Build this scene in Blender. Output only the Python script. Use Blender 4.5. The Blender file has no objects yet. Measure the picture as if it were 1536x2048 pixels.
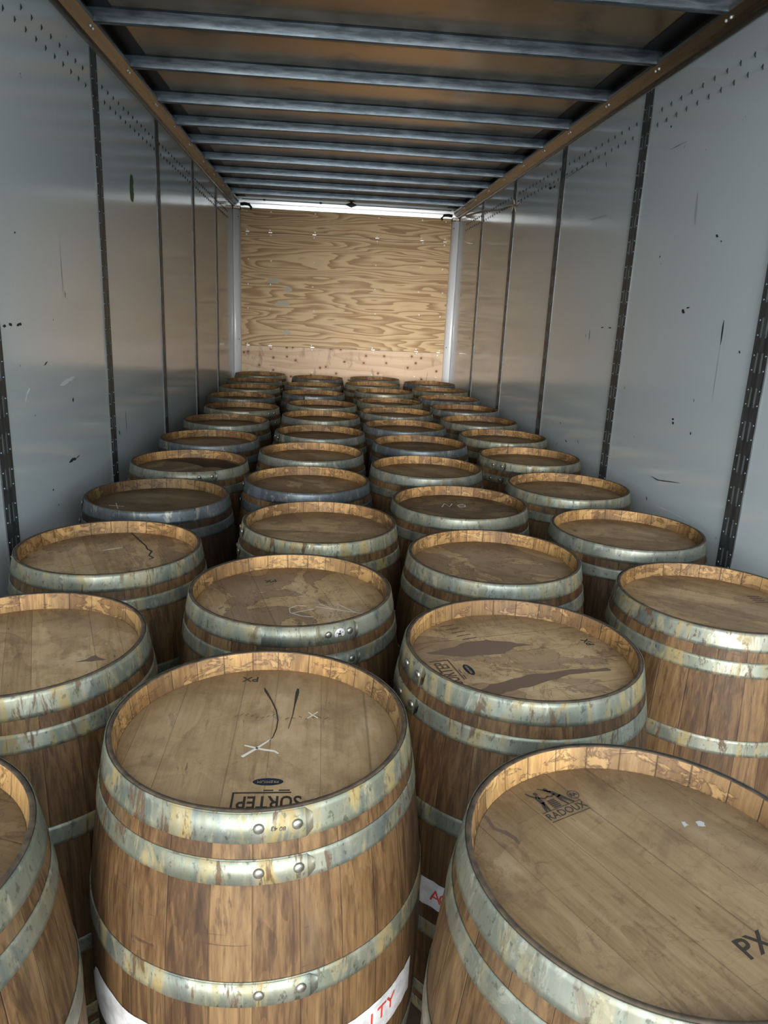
import bpy, bmesh, math, random
from mathutils import Vector, Matrix
PI = math.pi
C = bpy.context.scene.collection
sc = bpy.context.scene

# ------------------------------------------------------------------ camera
F_PX, CAM = 1461.87, Vector((0.9383, 0.0758, 1.7343))
YAW, PITCH, ROLL = 0.08943, 0.26872, 0.04521
fw = Vector((math.sin(YAW)*math.cos(PITCH), math.cos(YAW)*math.cos(PITCH), -math.sin(PITCH)))
rt = Vector((math.cos(YAW), -math.sin(YAW), 0)); up = rt.cross(fw)
r2 = rt*math.cos(ROLL) + up*math.sin(ROLL); u2 = -rt*math.sin(ROLL) + up*math.cos(ROLL)
cd = bpy.data.cameras.new('camera'); cam = bpy.data.objects.new('camera', cd); C.objects.link(cam)
M = Matrix((r2, u2, -fw)).transposed().to_4x4(); M.translation = CAM
cam.matrix_world = M
cd.sensor_fit = 'HORIZONTAL'; cd.sensor_width = 36; cd.lens = 36*F_PX/1536; cd.clip_start = 0.02
sc.camera = cam

# ------------------------------------------------------------------ world, daylight, exposure
XL, XR, YB, YF, ZR = -0.161, 2.519, -0.30, 9.42, 2.95      # trailer: left, right, rear opening, front wall, roof
w = bpy.data.worlds.new('world'); sc.world = w; w.use_nodes = True
bg = w.node_tree.nodes['Background']; bg.inputs[0].default_value = (0.86, 0.96, 1.0, 1); bg.inputs[1].default_value = 6.2
pl = bpy.data.lights.new('rear_opening_portal', 'AREA'); pl.shape = 'RECTANGLE'; pl.size = XR-XL; pl.size_y = ZR
pl.cycles.is_portal = True
po = bpy.data.objects.new('rear_opening_portal', pl); C.objects.link(po)
po.location = ((XL+XR)/2, YB-0.02, ZR/2); po.rotation_euler = (PI/2, 0, 0)
def daylight(name, energy, elev, yaw, angle, col):          # broad patch of bright overcast sky behind the trailer
    s = bpy.data.lights.new(name, 'SUN'); s.energy = energy; s.angle = angle; s.color = col
    o = bpy.data.objects.new(name, s); C.objects.link(o); o.location = (1, -6, 6)
    o.rotation_euler = (PI/2-elev, 0, yaw)
    return o
daylight('bright_low_sky', 3.9, math.radians(4.5), math.radians(-4), math.radians(16), (1.0, 0.97, 0.93))
sc.view_settings.view_transform = 'Standard'; sc.view_settings.look = 'None'
sc.view_settings.gamma = 1; sc.view_settings.exposure = 0.0; sc.view_settings.use_curve_mapping = False
sc.cycles.use_denoising = True; sc.cycles.max_bounces = 10; sc.cycles.diffuse_bounces = 6; sc.cycles.glossy_bounces = 5

# ------------------------------------------------------------------ node helpers
class NT:
    def __init__(s, name):
        s.m = bpy.data.materials.new(name); s.m.use_nodes = True; s.t = s.m.node_tree
        s.b = s.t.nodes['Principled BSDF']; s.out = s.t.nodes['Material Output']
    def n(s, typ, **kw):
        nd = s.t.nodes.new(typ)
        for k, v in kw.items(): setattr(nd, k, v)
        return nd
    def put(s, sock, v):
        if v is None: return
        if isinstance(v, bpy.types.NodeSocket): s.t.links.new(v, sock)
        elif isinstance(v, (tuple, list)) and len(v) == 3 and sock.type == 'RGBA': sock.default_value = (*v, 1)
        else: sock.default_value = v
    def math(s, op, a, b=None, c=None, clamp=False):
        nd = s.n('ShaderNodeMath', operation=op, use_clamp=clamp)
        for i, v in enumerate((a, b, c)): s.put(nd.inputs[i], v)
        return nd.outputs[0]
    def vmath(s, op, a, b=None):
        nd = s.n('ShaderNodeVectorMath', operation=op); s.put(nd.inputs[0], a); s.put(nd.inputs[1], b)
        return nd.outputs[0]
    def scale(s, v, xyz): return s.vmath('MULTIPLY', v, xyz)
    def obj(s): return s.n('ShaderNodeTexCoord').outputs['Object']
    def uv(s): return s.n('ShaderNodeTexCoord').outputs['UV']
    def prop(s, name): return s.n('ShaderNodeAttribute', attribute_type='OBJECT', attribute_name=name).outputs['Fac']
    def noise(s, v, scale=1, detail=3, rough=.55, dist=0, w=None):
        nd = s.n('ShaderNodeTexNoise'); nd.noise_dimensions = '4D' if w is not None else '3D'
        s.put(nd.inputs['Vector'], v); nd.inputs['Scale'].default_value = scale; nd.inputs['Detail'].default_value = detail
        nd.inputs['Roughness'].default_value = rough; nd.inputs['Distortion'].default_value = dist
        if w is not None: s.put(nd.inputs['W'], w)
        return nd.outputs['Fac']
    def vor(s, v, scale=1, w=None):
        nd = s.n('ShaderNodeTexVoronoi'); s.put(nd.inputs['Vector'], v); nd.inputs['Scale'].default_value = scale
        return nd.outputs['Distance']
    def white(s, v, w=None):
        nd = s.n('ShaderNodeTexWhiteNoise', noise_dimensions='2D' if w is None else '4D')
        s.put(nd.inputs['Vector'], v)
        if w is not None: s.put(nd.inputs['W'], w)
        return nd.outputs['Value']
    def ss(s, v, a, b):                                     # smoothstep a -> b
        nd = s.n('ShaderNodeMapRange', interpolation_type='SMOOTHSTEP'); s.put(nd.inputs[0], v)
        nd.inputs[1].default_value = a; nd.inputs[2].default_value = b
        return nd.outputs[0]
    def lerp(s, v, a, b):
        nd = s.n('ShaderNodeMapRange'); s.put(nd.inputs[0], v); s.put(nd.inputs[3], a); s.put(nd.inputs[4], b)
        return nd.outputs[0]
    def mix(s, f, a, b, blend='MIX'):
        nd = s.n('ShaderNodeMix', data_type='RGBA', blend_type=blend); s.put(nd.inputs[0], f)
        s.put(nd.inputs[6], a); s.put(nd.inputs[7], b)
        return nd.outputs[2]
    def ramp(s, v, stops):
        nd = s.n('ShaderNodeValToRGB'); e = nd.color_ramp.elements
        while len(e) < len(stops): e.new(0.5)
        for el, (p, c) in zip(e, stops): el.position = p; el.color = (*c, 1)
        s.put(nd.inputs[0], v)
        return nd.outputs[0]
    def sep(s, v): return s.n_sep(v)
    def n_sep(s, v):
        nd = s.n('ShaderNodeSeparateXYZ'); s.put(nd.inputs[0], v); return nd.outputs
    def comb(s, x, y, z):
        nd = s.n('ShaderNodeCombineXYZ')
        for i, v in enumerate((x, y, z)): s.put(nd.inputs[i], v)
        return nd.outputs[0]
    def bump(s, h, strength=.3, dist=.002):
        nd = s.n('ShaderNodeBump'); s.put(nd.inputs['Height'], h); nd.inputs['Strength'].default_value = strength
        nd.inputs['Distance'].default_value = dist
        s.t.links.new(nd.outputs[0], s.b.inputs['Normal'])
    def set(s, col=None, rough=None, metal=None, spec=None):
        s.put(s.b.inputs['Base Color'], col); s.put(s.b.inputs['Roughness'], rough); s.put(s.b.inputs['Metallic'], metal)
        s.put(s.b.inputs['Specular IOR Level'], spec)
        return s.m

def plain(name, col, rough=.5, metal=0.0):
    return NT(name).set(col, rough, metal)

NST = 27                                                    # staves round a barrel
def mat_staves(name, inner):
    t = NT(name); o = t.obj(); sd = t.prop('seed'); tone = t.prop('tone')
    off = t.comb(t.math('MULTIPLY', sd, 3.7), t.math('MULTIPLY', sd, 1.9), sd)
    u = t.n_sep(t.uv())[0]; a = t.math('MULTIPLY', t.math('ADD', u, t.math('MULTIPLY', t.noise(t.comb(t.math('MULTIPLY', u, 30.0), sd, 0.0), 1, 1), .02)), NST)
    idx = t.math('FLOOR', a); fr = t.math('FRACT', a)
    rnd = t.white(t.comb(idx, sd, 0.0)); edge = t.math('MINIMUM', fr, t.math('SUBTRACT', 1.0, fr))
    p = t.vmath('ADD', o, off)
    p2 = t.vmath('ADD', p, t.comb(0.0, 0.0, t.math('MULTIPLY', rnd, 7.0)))
    g1 = t.noise(t.scale(p2, (9, 9, 1.1)), 1, 3, .5, .3)
    rings = t.math('FRACT', t.math('MULTIPLY', g1, 11.0))
    fine = t.noise(t.scale(p2, (170, 170, 5)), 1, 3, .65)
    big = t.noise(t.scale(p, (5, 5, 3)), 1, 5, .6, .5)
    fine2 = t.noise(t.scale(p2, (75, 75, 2.0)), 1, 4, .7, .15)
    v = t.math('ADD', t.math('MULTIPLY', rings, .09), t.math('ADD', t.math('MULTIPLY', fine, .40), t.math('MULTIPLY', t.math('SUBTRACT', fine2, .25), .75)))
    v = t.math('SUBTRACT', t.math('ADD', v, t.math('MULTIPLY', rnd, .26)), .06)
    if inner:
        col = t.ramp(v, [(0.15, (.10, .050, .022)), (.42, (.24, .135, .060)), (.62, (.38, .235, .115)), (.92, (.55, .37, .19))])
        st = t.noise(t.scale(p, (13, 13, 26)), 1, 5, .6, .8)
        st2 = t.noise(t.scale(p, (4, 4, 4)), 1, 2)
        col = t.mix(t.math('MULTIPLY', t.ss(st2, .44, .58), .85), col, t.mix(.70, col, (.085, .052, .036)))
        ring = t.math('SUBTRACT', 1.0, t.ss(t.math('ABSOLUTE', t.math('SUBTRACT', st, .53)), 0, .035))
        col = t.mix(t.math('MULTIPLY', ring, .7), col, (.07, .035, .02))
        col = t.mix(t.math('MULTIPLY', t.ss(st, .53, .60), .38), col, (.50, .335, .175))
        seam = t.math('SUBTRACT', 1.0, t.ss(edge, .0, .035)); sk = .75
    else:
        col = t.ramp(v, [(0.18, (.038, .016, .007)), (.38, (.105, .052, .022)), (.58, (.205, .115, .054)), (.88, (.33, .205, .105))])
        dk = t.noise(t.scale(p, (16, 16, 2.4)), 1, 5, .65, .6)
        col = t.mix(t.math('MULTIPLY', t.ss(dk, .50, .68), .8), col, (.055, .026, .014))
        gl = t.noise(t.scale(p, (60, 60, 3.0)), 1, 4, .7, .2)
        col = t.mix(t.math('MULTIPLY', t.ss(gl, .52, .66), .7), col, (.060, .030, .014))
        col = t.mix(t.math('MULTIPLY', t.ss(big, .52, .75), .45), col, (.21, .16, .115))
        scr = t.noise(t.scale(p, (7, 7, 60)), 1, 4, .6, 1.5)
        col = t.mix(t.math('MULTIPLY', t.ss(scr, .66, .72), .7), col, (.055, .032, .022))
        seam = t.math('SUBTRACT', 1.0, t.ss(edge, .0, .022)); sk = .55
    col = t.mix(t.math('MULTIPLY', seam, sk), col, (.035, .020, .012))
    k_ = (1.0, .93, .72) if inner else (.60, .575, .49)
    col = t.mix(1.0, col, k_, 'MULTIPLY')
    col = t.mix(1.0, col, t.comb(tone, tone, tone), 'MULTIPLY')
    t.bump(t.math('SUBTRACT', t.math('MULTIPLY', fine, .5), t.math('MULTIPLY', seam, 1.2)), .45, .002)
    return t.set(col, .62, 0.0, .35)

def mat_head():
    t = NT('barrel_head_wood'); o = t.obj(); sd = t.prop('seed'); tone = t.prop('tone'); wet = t.prop('wet')
    off = t.comb(t.math('MULTIPLY', sd, 2.3), t.math('MULTIPLY', sd, 3.1), sd); p = t.vmath('ADD', o, off)
    x = t.n_sep(o)[0]
    a = t.math('ADD', t.math('MULTIPLY', x, 10.5), t.math('ADD', t.math('MULTIPLY', t.noise(t.comb(t.math('MULTIPLY', x, 9.0), sd, 0.0), 1, 0), 1.2), t.math('MULTIPLY', sd, .37)))
    idx = t.math('FLOOR', a); fr = t.math('FRACT', a); rnd = t.white(t.comb(idx, sd, 0.0))
    edge = t.math('MINIMUM', fr, t.math('SUBTRACT', 1.0, fr))
    p2 = t.vmath('ADD', p, t.comb(0.0, t.math('MULTIPLY', rnd, 5.0), t.math('MULTIPLY', rnd, 3.0)))
    fine = t.noise(t.scale(p2, (120, 7, 40)), 1, 4, .65)
    rings = t.math('FRACT', t.math('MULTIPLY', t.noise(t.scale(p2, (8, 1.2, 6)), 1, 2, .5, .3), 8.0))
    v = t.math('ADD', t.math('ADD', t.math('MULTIPLY', fine, .5), t.math('MULTIPLY', rings, .10)), t.math('MULTIPLY', rnd, .28))
    col = t.ramp(v, [(.12, (.185, .112, .054)), (.42, (.36, .242, .132)), (.85, (.49, .35, .205))])
    blot = t.noise(p, 9, 6, .65, .4)
    col = t.mix(t.math('MULTIPLY', t.ss(blot, .46, .68), .55), col, (.17, .108, .066))
    dus = t.noise(t.scale(t.vmath('ADD', p, (2.2, 9.1, 4.0)), (7, 4, 4)), 1, 6, .65, .5)
    col = t.mix(t.math('MULTIPLY', t.ss(dus, .52, .70), .45), col, (.50, .385, .265))
    smu = t.noise(t.scale(t.vmath('ADD', p, (5.2, 1.1, 8.0)), (26, 12, 20)), 1, 5, .7, .8)
    col = t.mix(t.math('MULTIPLY', t.ss(smu, .56, .70), .5), col, (.13, .08, .048))
    # wine tide marks: a darker pool with a darker rim, edges drawn out along the grain
    q = t.scale(p, (4.2, 2.6, 3)); st = t.noise(q, 1, 6, .6, 1.1)
    pool = t.ss(st, .515, .53); rim = t.math('SUBTRACT', 1.0, t.ss(t.math('ABSOLUTE', t.math('SUBTRACT', st, .515)), 0, .014))
    col = t.mix(t.math('MULTIPLY', t.math('MULTIPLY', pool, wet), .60), col, (.15, .098, .070))
    col = t.mix(t.math('MULTIPLY', t.math('MULTIPLY', rim, wet), .70), col, (.060, .034, .024))
    st2 = t.noise(t.scale(t.vmath('ADD', p, (7.3, 2.2, 0.4)), (5, 9, 3)), 1, 5, .6, 1.6)
    rim2 = t.math('SUBTRACT', 1.0, t.ss(t.math('ABSOLUTE', t.math('SUBTRACT', st2, .55)), 0, .012))
    col = t.mix(t.math('MULTIPLY', t.math('MULTIPLY', rim2, wet), .7), col, (.075, .045, .030))
    nick = t.noise(t.scale(p, (90, 18, 30)), 1, 2)
    col = t.mix(t.math('MULTIPLY', t.ss(nick, .73, .78), .6), col, (.05, .03, .02))
    seam = t.math('SUBTRACT', 1.0, t.ss(edge, 0, .02))
    col = t.mix(t.math('MULTIPLY', seam, .38), col, (.06, .035, .022))
    col = t.mix(1.0, col, t.comb(tone, tone, tone), 'MULTIPLY')
    t.bump(t.math('SUBTRACT', t.math('MULTIPLY', fine, .4), seam), .35, .0015)
    return t.set(col, t.lerp(blot, .50, .68), 0.0, .4)

def mat_hoop():
    t = NT('galvanised_hoop'); o = t.obj(); sd = t.prop('seed'); tone = t.prop('tone'); rust = t.prop('rust'); blue = t.prop('blue')
    off = t.comb(sd, t.math('MULTIPLY', sd, 2.7), t.math('MULTIPLY', sd, 1.3)); p = t.vmath('ADD', o, off)
    base = t.mix(blue, (.37, .39, .315), (.15, .185, .24))
    n1 = t.noise(t.scale(p, (11, 11, 5)), 1, 5, .62, .6)
    col = t.mix(t.ss(n1, .44, .64), base, t.mix(blue, (.50, .50, .42), (.25, .295, .36)))
    n2 = t.noise(t.scale(t.vmath('ADD', p, (3.1, .7, 5)), (17, 17, 3)), 1, 4, .6, .4)
    col = t.mix(t.math('MULTIPLY', t.ss(n2, .50, .66), .7), col, (.20, .25, .265))
    n6 = t.noise(t.scale(t.vmath('ADD', p, (6.6, 3.3, 1)), (26, 26, 9)), 1, 6, .7, .6)
    col = t.mix(t.math('MULTIPLY', t.ss(n6, .56, .64), .7), col, (.60, .60, .54))
    n3 = t.noise(t.scale(t.vmath('ADD', p, (9.1, 4.7, 2)), (20, 20, 4.5)), 1, 6, .68, .7)
    r1 = t.math('MULTIPLY', t.ss(n3, .46, .64), t.math('MULTIPLY', rust, 1.3), clamp=True)
    col = t.mix(t.math('MULTIPLY', r1, .9), col, (.42, .305, .115))
    n4 = t.noise(t.scale(t.vmath('ADD', p, (1.1, 8.7, 6)), (34, 34, 7)), 1, 6, .7, .5)
    r2_ = t.math('MULTIPLY', t.ss(n4, .54, .63), t.math('MULTIPLY', rust, 1.3), clamp=True)
    col = t.mix(t.math('MULTIPLY', r2_, .9), col, (.115, .052, .018))
    n5 = t.noise(t.scale(p, (90, 90, 60)), 1, 3, .6)
    col = t.mix(t.math('MULTIPLY', t.ss(n5, .58, .68), .6), col, (.09, .08, .06))
    # hand-made steel edge stays dark
    ve = t.n_sep(t.uv())[1]
    ed = t.math('SUBTRACT', 1.0, t.ss(t.math('MINIMUM', ve, t.math('SUBTRACT', 1.0, ve)), .0, .05))
    col = t.mix(t.math('MULTIPLY', ed, .85), col, (.07, .055, .04))
    col = t.mix(1.0, col, t.comb(tone, tone, tone), 'MULTIPLY')
    col = t.mix(1.0, col, (.62, .61, .56), 'MULTIPLY')
    dirt = t.math('MAXIMUM', r1, r2_)
    t.bump(t.math('ADD', t.math('MULTIPLY', n5, .4), n1), .25, .002)
    return t.set(col, t.lerp(dirt, t.lerp(n1, .38, .54), .68), t.lerp(dirt, .62, .15), .5)

def mat_wall():
    t = NT('painted_panel'); o = t.obj(); x, y, z = t.n_sep(o)[:3]
    n = t.noise(t.scale(o, (1, .6, .6)), 1.5, 4, .6)
    col = t.mix(n, (.56, .62, .65), (.62, .68, .71))
    sp = t.noise(t.scale(o, (16, 16, 11)), 1, 3, .6)
    col = t.mix(t.math('MULTIPLY', t.ss(sp, .735, .755), .85), col, (.03, .03, .032))
    sv = t.noise(t.scale(o, (9, 9, .9)), 1, 5, .7, .5)
    col = t.mix(t.math('MULTIPLY', t.ss(sv, .66, .78), .35), col, (.20, .20, .20))
    sl = t.noise(t.scale(o, (4, 1.2, 70)), 1, 3, .6, .2)
    col = t.mix(t.math('MULTIPLY', t.ss(sl, .72, .80), .25), col, (.70, .71, .72))
    wav = t.noise(t.scale(o, (1, .9, 1.4)), 1, 1)
    t.bump(wav, .06, .02)
    return t.set(col, t.lerp(n, .10, .15), 0.0, .75)

def mat_ply(name, knots):
    t = NT(name); o = t.obj()
    p = t.vmath('ADD', o, (4.2, 0, 1.3) if not knots else (11, 0, 5))
    n = t.noise(t.scale(p, (.42, .5, 3.6)), 1, 3, .45, .10)
    k = t.math('FRACT', t.math('MULTIPLY', n, 21.0 if not knots else 8.0))
    band = t.math('MULTIPLY', t.ss(k, .20, .92), t.math('SUBTRACT', 1.0, t.ss(k, .92, 1.0)))
    fine = t.noise(t.scale(p, (4, 10, 160)), 1, 3, .6)
    if not knots:
        col = t.mix(band, (.62, .445, .235), (.32, .18, .070))
    else:
        col = t.mix(t.math('MULTIPLY', band, .5), (.68, .50, .335), (.45, .28, .16))
    col = t.mix(t.math('MULTIPLY', fine, .35), col, (.30, .18, .09))
    blot = t.noise(t.scale(p, (1.6, 1, 3.2)), 1, 4, .6, .4)
    col = t.mix(t.math('MULTIPLY', t.ss(blot, .60, .72), .35), col, (.50, .44, .34))
    if knots:
        px_, pz_ = t.n_sep(p)[0], t.n_sep(p)[2]
        nd = t.n('ShaderNodeTexVoronoi', voronoi_dimensions='2D'); t.put(nd.inputs['Vector'], t.comb(px_, pz_, 0.0)); nd.inputs['Scale'].default_value = 5.2
        d = t.math('ADD', nd.outputs['Distance'], t.math('MULTIPLY', t.noise(t.scale(p, (30, 1, 30)), 1, 2), .06))
        col = t.mix(t.math('MULTIPLY', t.math('SUBTRACT', 1.0, t.ss(d, .06, .26)), .45), col, (.42, .22, .11))
        col = t.mix(t.math('SUBTRACT', 1.0, t.ss(d, .07, .13)), col, (.15, .055, .022))
        dr = t.noise(t.scale(p, (12, 1, 4)), 1, 4, .6, .6)
        col = t.mix(t.math('MULTIPLY', t.ss(dr, .56, .74), .6), col, (.20, .115, .07))
    t.bump(t.math('ADD', fine, band), .12, .002)
    return t.set(col, .55, 0.0, .35)

def mat_roof():
    t = NT('roof_sheet'); o = t.obj()
    n = t.noise(t.scale(o, (.9, 1.6, 1)), 1, 4, .6, .4); n2 = t.noise(t.scale(o, (2.2, 3.2, 1)), 1, 5, .65, .6)
    col = t.mix(n, (.31, .205, .100), (.46, .31, .155))
    col = t.mix(t.math('MULTIPLY', t.ss(n2, .52, .70), .7), col, (.09, .08, .068))
    t.bump(t.noise(t.scale(o, (1.2, 3.5, 1)), 1, 2), .20, .012)
    return t.set(col, .26, .82, .5)

def mat_steel(name, a, b, rough, metal, streak=(6, 40, 40)):
    t = NT(name); o = t.obj(); n = t.noise(t.scale(o, streak), 1, 4, .6, .3)
    t.bump(n, .12, .003)
    return t.set(t.mix(t.ss(n, .3, .7), a, b), t.lerp(n, rough-.08, rough+.1), metal)

MAT = dict(
    stave=mat_staves('stave_oak', False), chime=mat_staves('chime_oak', True), head=mat_head(), hoop=mat_hoop(),
    rivet=mat_steel('rivet_steel', (.22, .205, .175), (.36, .34, .30), .40, .9, (80, 80, 80)),
    wall=mat_wall(), ply=mat_ply('plywood', False), plyk=mat_ply('knotty_plywood', True), roof=mat_roof(),
    bow=mat_steel('bow_steel', (.085, .11, .135), (.25, .295, .34), .36, .85),
    rail=mat_steel('rail_aluminium', (.125, .110, .085), (.20, .175, .135), .27, .9, (40, 1, 40)),
    track=mat_steel('track_steel', (.05, .054, .058), (.13, .137, .142), .45, .6, (40, 40, 5)),
    slot=plain('track_slot', (.36, .38, .40), .45, .3),
    header=mat_steel('white_header', (.80, .82, .84), (.88, .89, .90), .30, .55, (3, 20, 20)),
    post=mat_steel('white_post', (.78, .80, .83), (.86, .88, .90), .28, .1, (20, 20, 2)),
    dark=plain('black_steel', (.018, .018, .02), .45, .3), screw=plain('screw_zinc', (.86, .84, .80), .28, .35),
    ink=plain('brand_ink', (.028, .020, .014), .8), fadedink=plain('faded_brand', (.095, .060, .038), .8),
    chalk=plain('white_chalk', (.62, .58, .52), .9), blueink=plain('navy_ink', (.012, .020, .035), .5),
    tan=plain('bare_wood_letters', (.22, .15, .09), .7), stain=plain('wine_stain', (.165, .108, .076), .6),
    paper=mat_steel('white_paper', (.40, .38, .37), (.62, .61, .62), .65, 0, (25, 25, 25)), red=plain('red_print', (.55, .045, .03), .6),
    rim=mat_steel('weathered_rim', (.030, .022, .015), (.085, .058, .036), .7, 0, (40, 40, 40)),
    floor=mat_steel('trailer_floor_boards', (.07, .05, .035), (.14, .10, .07), .6, 0, (30, 2, 30)),
    ground=mat_steel('asphalt', (.16, .16, .16), (.24, .24, .235), .9, 0, (20, 20, 20)),
    green=plain('green_paint', (.012, .13, .03), .5), cord=plain('frayed_cord', (.55, .47, .33), .8),
    mark=plain('scuff_black', (.025, .025, .027), .7), scuff=plain('scuff_grey', (.40, .42, .43), .5), wscuff=plain('scrape_white', (.80, .82, .83), .5))

# ------------------------------------------------------------------ object helpers
def mesh_obj(name, bm, mats, parent=None, smooth=False):
    me = bpy.data.meshes.new(name)
    bmesh.ops.recalc_face_normals(bm, faces=bm.faces) if not smooth == 'keep' else None
    bm.to_mesh(me); bm.free()
    for m in (mats if isinstance(mats, (list, tuple)) else [mats]): me.materials.append(m)
    if smooth:
        for p in me.polygons: p.use_smooth = True
    o = bpy.data.objects.new(name, me); C.objects.link(o)
    if parent: o.parent = parent
    return o
def empty(name, loc, rz=0):
    o = bpy.data.objects.new(name, None); C.objects.link(o); o.location = loc; o.rotation_euler = (0, 0, rz)
    o.empty_display_size = .1
    return o
def tag(o, label, cat, group=None, kind=None):
    o['label'] = label
    if cat: o['category'] = cat
    if group: o['group'] = group
    if kind: o['kind'] = kind
    return o
def structure(o, label=None, cat=None):
    o['kind'] = 'structure'
    if label: o['label'] = label
    if cat: o['category'] = cat
    return o
def box(bm, x0, x1, y0, y1, z0, z1, bevel=0):
    g = bmesh.ops.create_cube(bm, size=1, matrix=Matrix.Translation(((x0+x1)/2, (y0+y1)/2, (z0+z1)/2)) @ Matrix.Diagonal((x1-x0, y1-y0, z1-z0, 1)))
    if bevel:
        es = list({e for v in g['verts'] for e in v.link_edges})
        bmesh.ops.bevel(bm, geom=es, offset=bevel, segments=2, affect='EDGES', profile=.5)
def lathe(bm, prof, seg=96, mats=None, a0=0.0, a1=2*PI, vs=None):
    full = abs(a1-a0-2*PI) < 1e-6; n = seg if full else seg+1
    uvl = bm.loops.layers.uv.verify()
    rows = [[bm.verts.new((r*math.cos(a0+(a1-a0)*i/seg), r*math.sin(a0+(a1-a0)*i/seg), z)) for i in range(n)] for r, z in prof]
    for j in range(len(prof)-1):
        for i in range(seg):
            k = (i+1) % n if full else i+1
            f = bm.faces.new((rows[j][i], rows[j][k], rows[j+1][k], rows[j+1][i])); f.smooth = True
            if mats: f.material_index = mats[j]
            for l, (uu, jj) in zip(f.loops, ((i, j), (i+1, j), (i+1, j+1), (i, j+1))):
                l[uvl].uv = (uu/seg, vs[jj] if vs else prof[jj][1])
    return rows
def tube(bm, pts, r, seg=8, flat=1.0):
    pts = [Vector(p) for p in pts]; prev = None
    for i, p in enumerate(pts):
        d = (pts[min(i+1, len(pts)-1)]-pts[max(i-1, 0)]).normalized()
        a = d.orthogonal().normalized() if abs(d.z) > .9 else d.cross(Vector((0, 0, 1))).normalized()
        b = d.cross(a).normalized(); rr = r[i] if isinstance(r, (list, tuple)) else r
        ring = [bm.verts.new(p + a*rr*math.cos(2*PI*k/seg) + b*rr*flat*math.sin(2*PI*k/seg)) for k in range(seg)]
        if prev:
            for k in range(seg): bm.faces.new((prev[k], prev[(k+1) % seg], ring[(k+1) % seg], ring[k]))
        else: bm.faces.new(ring[::-1])
        prev = ring
    bm.faces.new(prev)
def extrude_profile(bm, prof, y0, y1):                      # closed (x, z) outline pulled along y
    a = [bm.verts.new((x, y0, z)) for x, z in prof]; b = [bm.verts.new((x, y1, z)) for x, z in prof]; n = len(prof)
    for i in range(n): bm.faces.new((a[i], a[(i+1) % n], b[(i+1) % n], b[i]))
    bm.faces.new(a[::-1]); bm.faces.new(b)
def patch(bm, pts, z, t=.0004):                             # thin printed or chalked patch on a level surface
    lo = [bm.verts.new((x, y, z)) for x, y in pts]; hi = [bm.verts.new((x, y, z+t)) for x, y in pts]; n = len(pts)
    bm.faces.new(hi); bm.faces.new(lo[::-1])
    for i in range(n): bm.faces.new((lo[i], lo[(i+1) % n], hi[(i+1) % n], hi[i]))
def stroke(bm, pts, w, z, t=.0004):                         # brush line on a level surface, w may vary
    L, R = [], []
    for i, p in enumerate(pts):
        a = Vector(pts[max(i-1, 0)]); b = Vector(pts[min(i+1, len(pts)-1)]); d = (b-a).normalized(); nrm = Vector((-d.y, d.x))
        ww = w[i] if isinstance(w, (list, tuple)) else w
        L.append(Vector(p)+nrm*ww/2); R.append(Vector(p)-nrm*ww/2)
    for i in range(len(pts)-1): patch(bm, [L[i], R[i], R[i+1], L[i+1]], z, t)
_dg = None
def text_bm(bm, s, size, M, ext=.0003, spacing=1.0, sx=1.0, shear=0.0, bold=0.0):
    cu = bpy.data.curves.new('lettering', 'FONT'); cu.body = s; cu.size = size; cu.extrude = ext; cu.align_x = 'CENTER'; cu.align_y = 'CENTER'
    cu.space_character = spacing; cu.shear = shear; cu.offset = bold; cu.resolution_u = 3
    ob = bpy.data.objects.new('lettering', cu); C.objects.link(ob); bpy.context.view_layer.update()
    me = bpy.data.meshes.new_from_object(ob.evaluated_get(bpy.context.evaluated_depsgraph_get()))
    me.transform(M @ Matrix.Diagonal((sx, 1, 1, 1))); bm.from_mesh(me)
    bpy.data.objects.remove(ob); bpy.data.curves.remove(cu); bpy.data.meshes.remove(me)
def flat_at(x, y, z, deg=0): return Matrix.Translation((x, y, z)) @ Matrix.Rotation(math.radians(deg), 4, 'Z')

# ------------------------------------------------------------------ setting: trailer shell
T = .05
bm = bmesh.new(); box(bm, XL-T, XR+T, YB, YF+T, -.06, 0); structure(mesh_obj('floor', bm, MAT['floor']), 'dark wooden trailer floor under the barrels')
bm = bmesh.new(); box(bm, XL-T, XL, YB, YF+T, 0, ZR); wl = structure(mesh_obj('wall_left', bm, MAT['wall']), 'glossy light grey trailer wall on the left')
bm = bmesh.new(); box(bm, XR, XR+T, YB, YF+T, 0, ZR); wr = structure(mesh_obj('wall_right', bm, MAT['wall']), 'glossy light grey trailer wall on the right')
bm = bmesh.new(); box(bm, XL, XR, YF+.012, YF+T, 0, ZR); structure(mesh_obj('wall_front', bm, MAT['dark']), 'front wall of the trailer behind the plywood')
bm = bmesh.new(); box(bm, XL-T, XR+T, YB, YF+T, ZR, ZR+.02); ce = structure(mesh_obj('ceiling', bm, MAT['roof']), 'thin brownish metal roof sheet over the bows')
bm = bmesh.new(); box(bm, XL+.042, XL+.15, YB, YF-.03, ZR-.003, ZR); box(bm, XR-.15, XR-.042, YB, YF-.03, ZR-.003, ZR); mesh_obj('edge_shade', bm, MAT['dark'], ce)  # shade and rail reflection along the roof edges, laid on as black strips
bm = bmesh.new(); box(bm, -40, 42, -60, YB-.02, -1.3, -1.25); structure(mesh_obj('ground', bm, MAT['ground']), 'asphalt yard behind the trailer')

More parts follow.
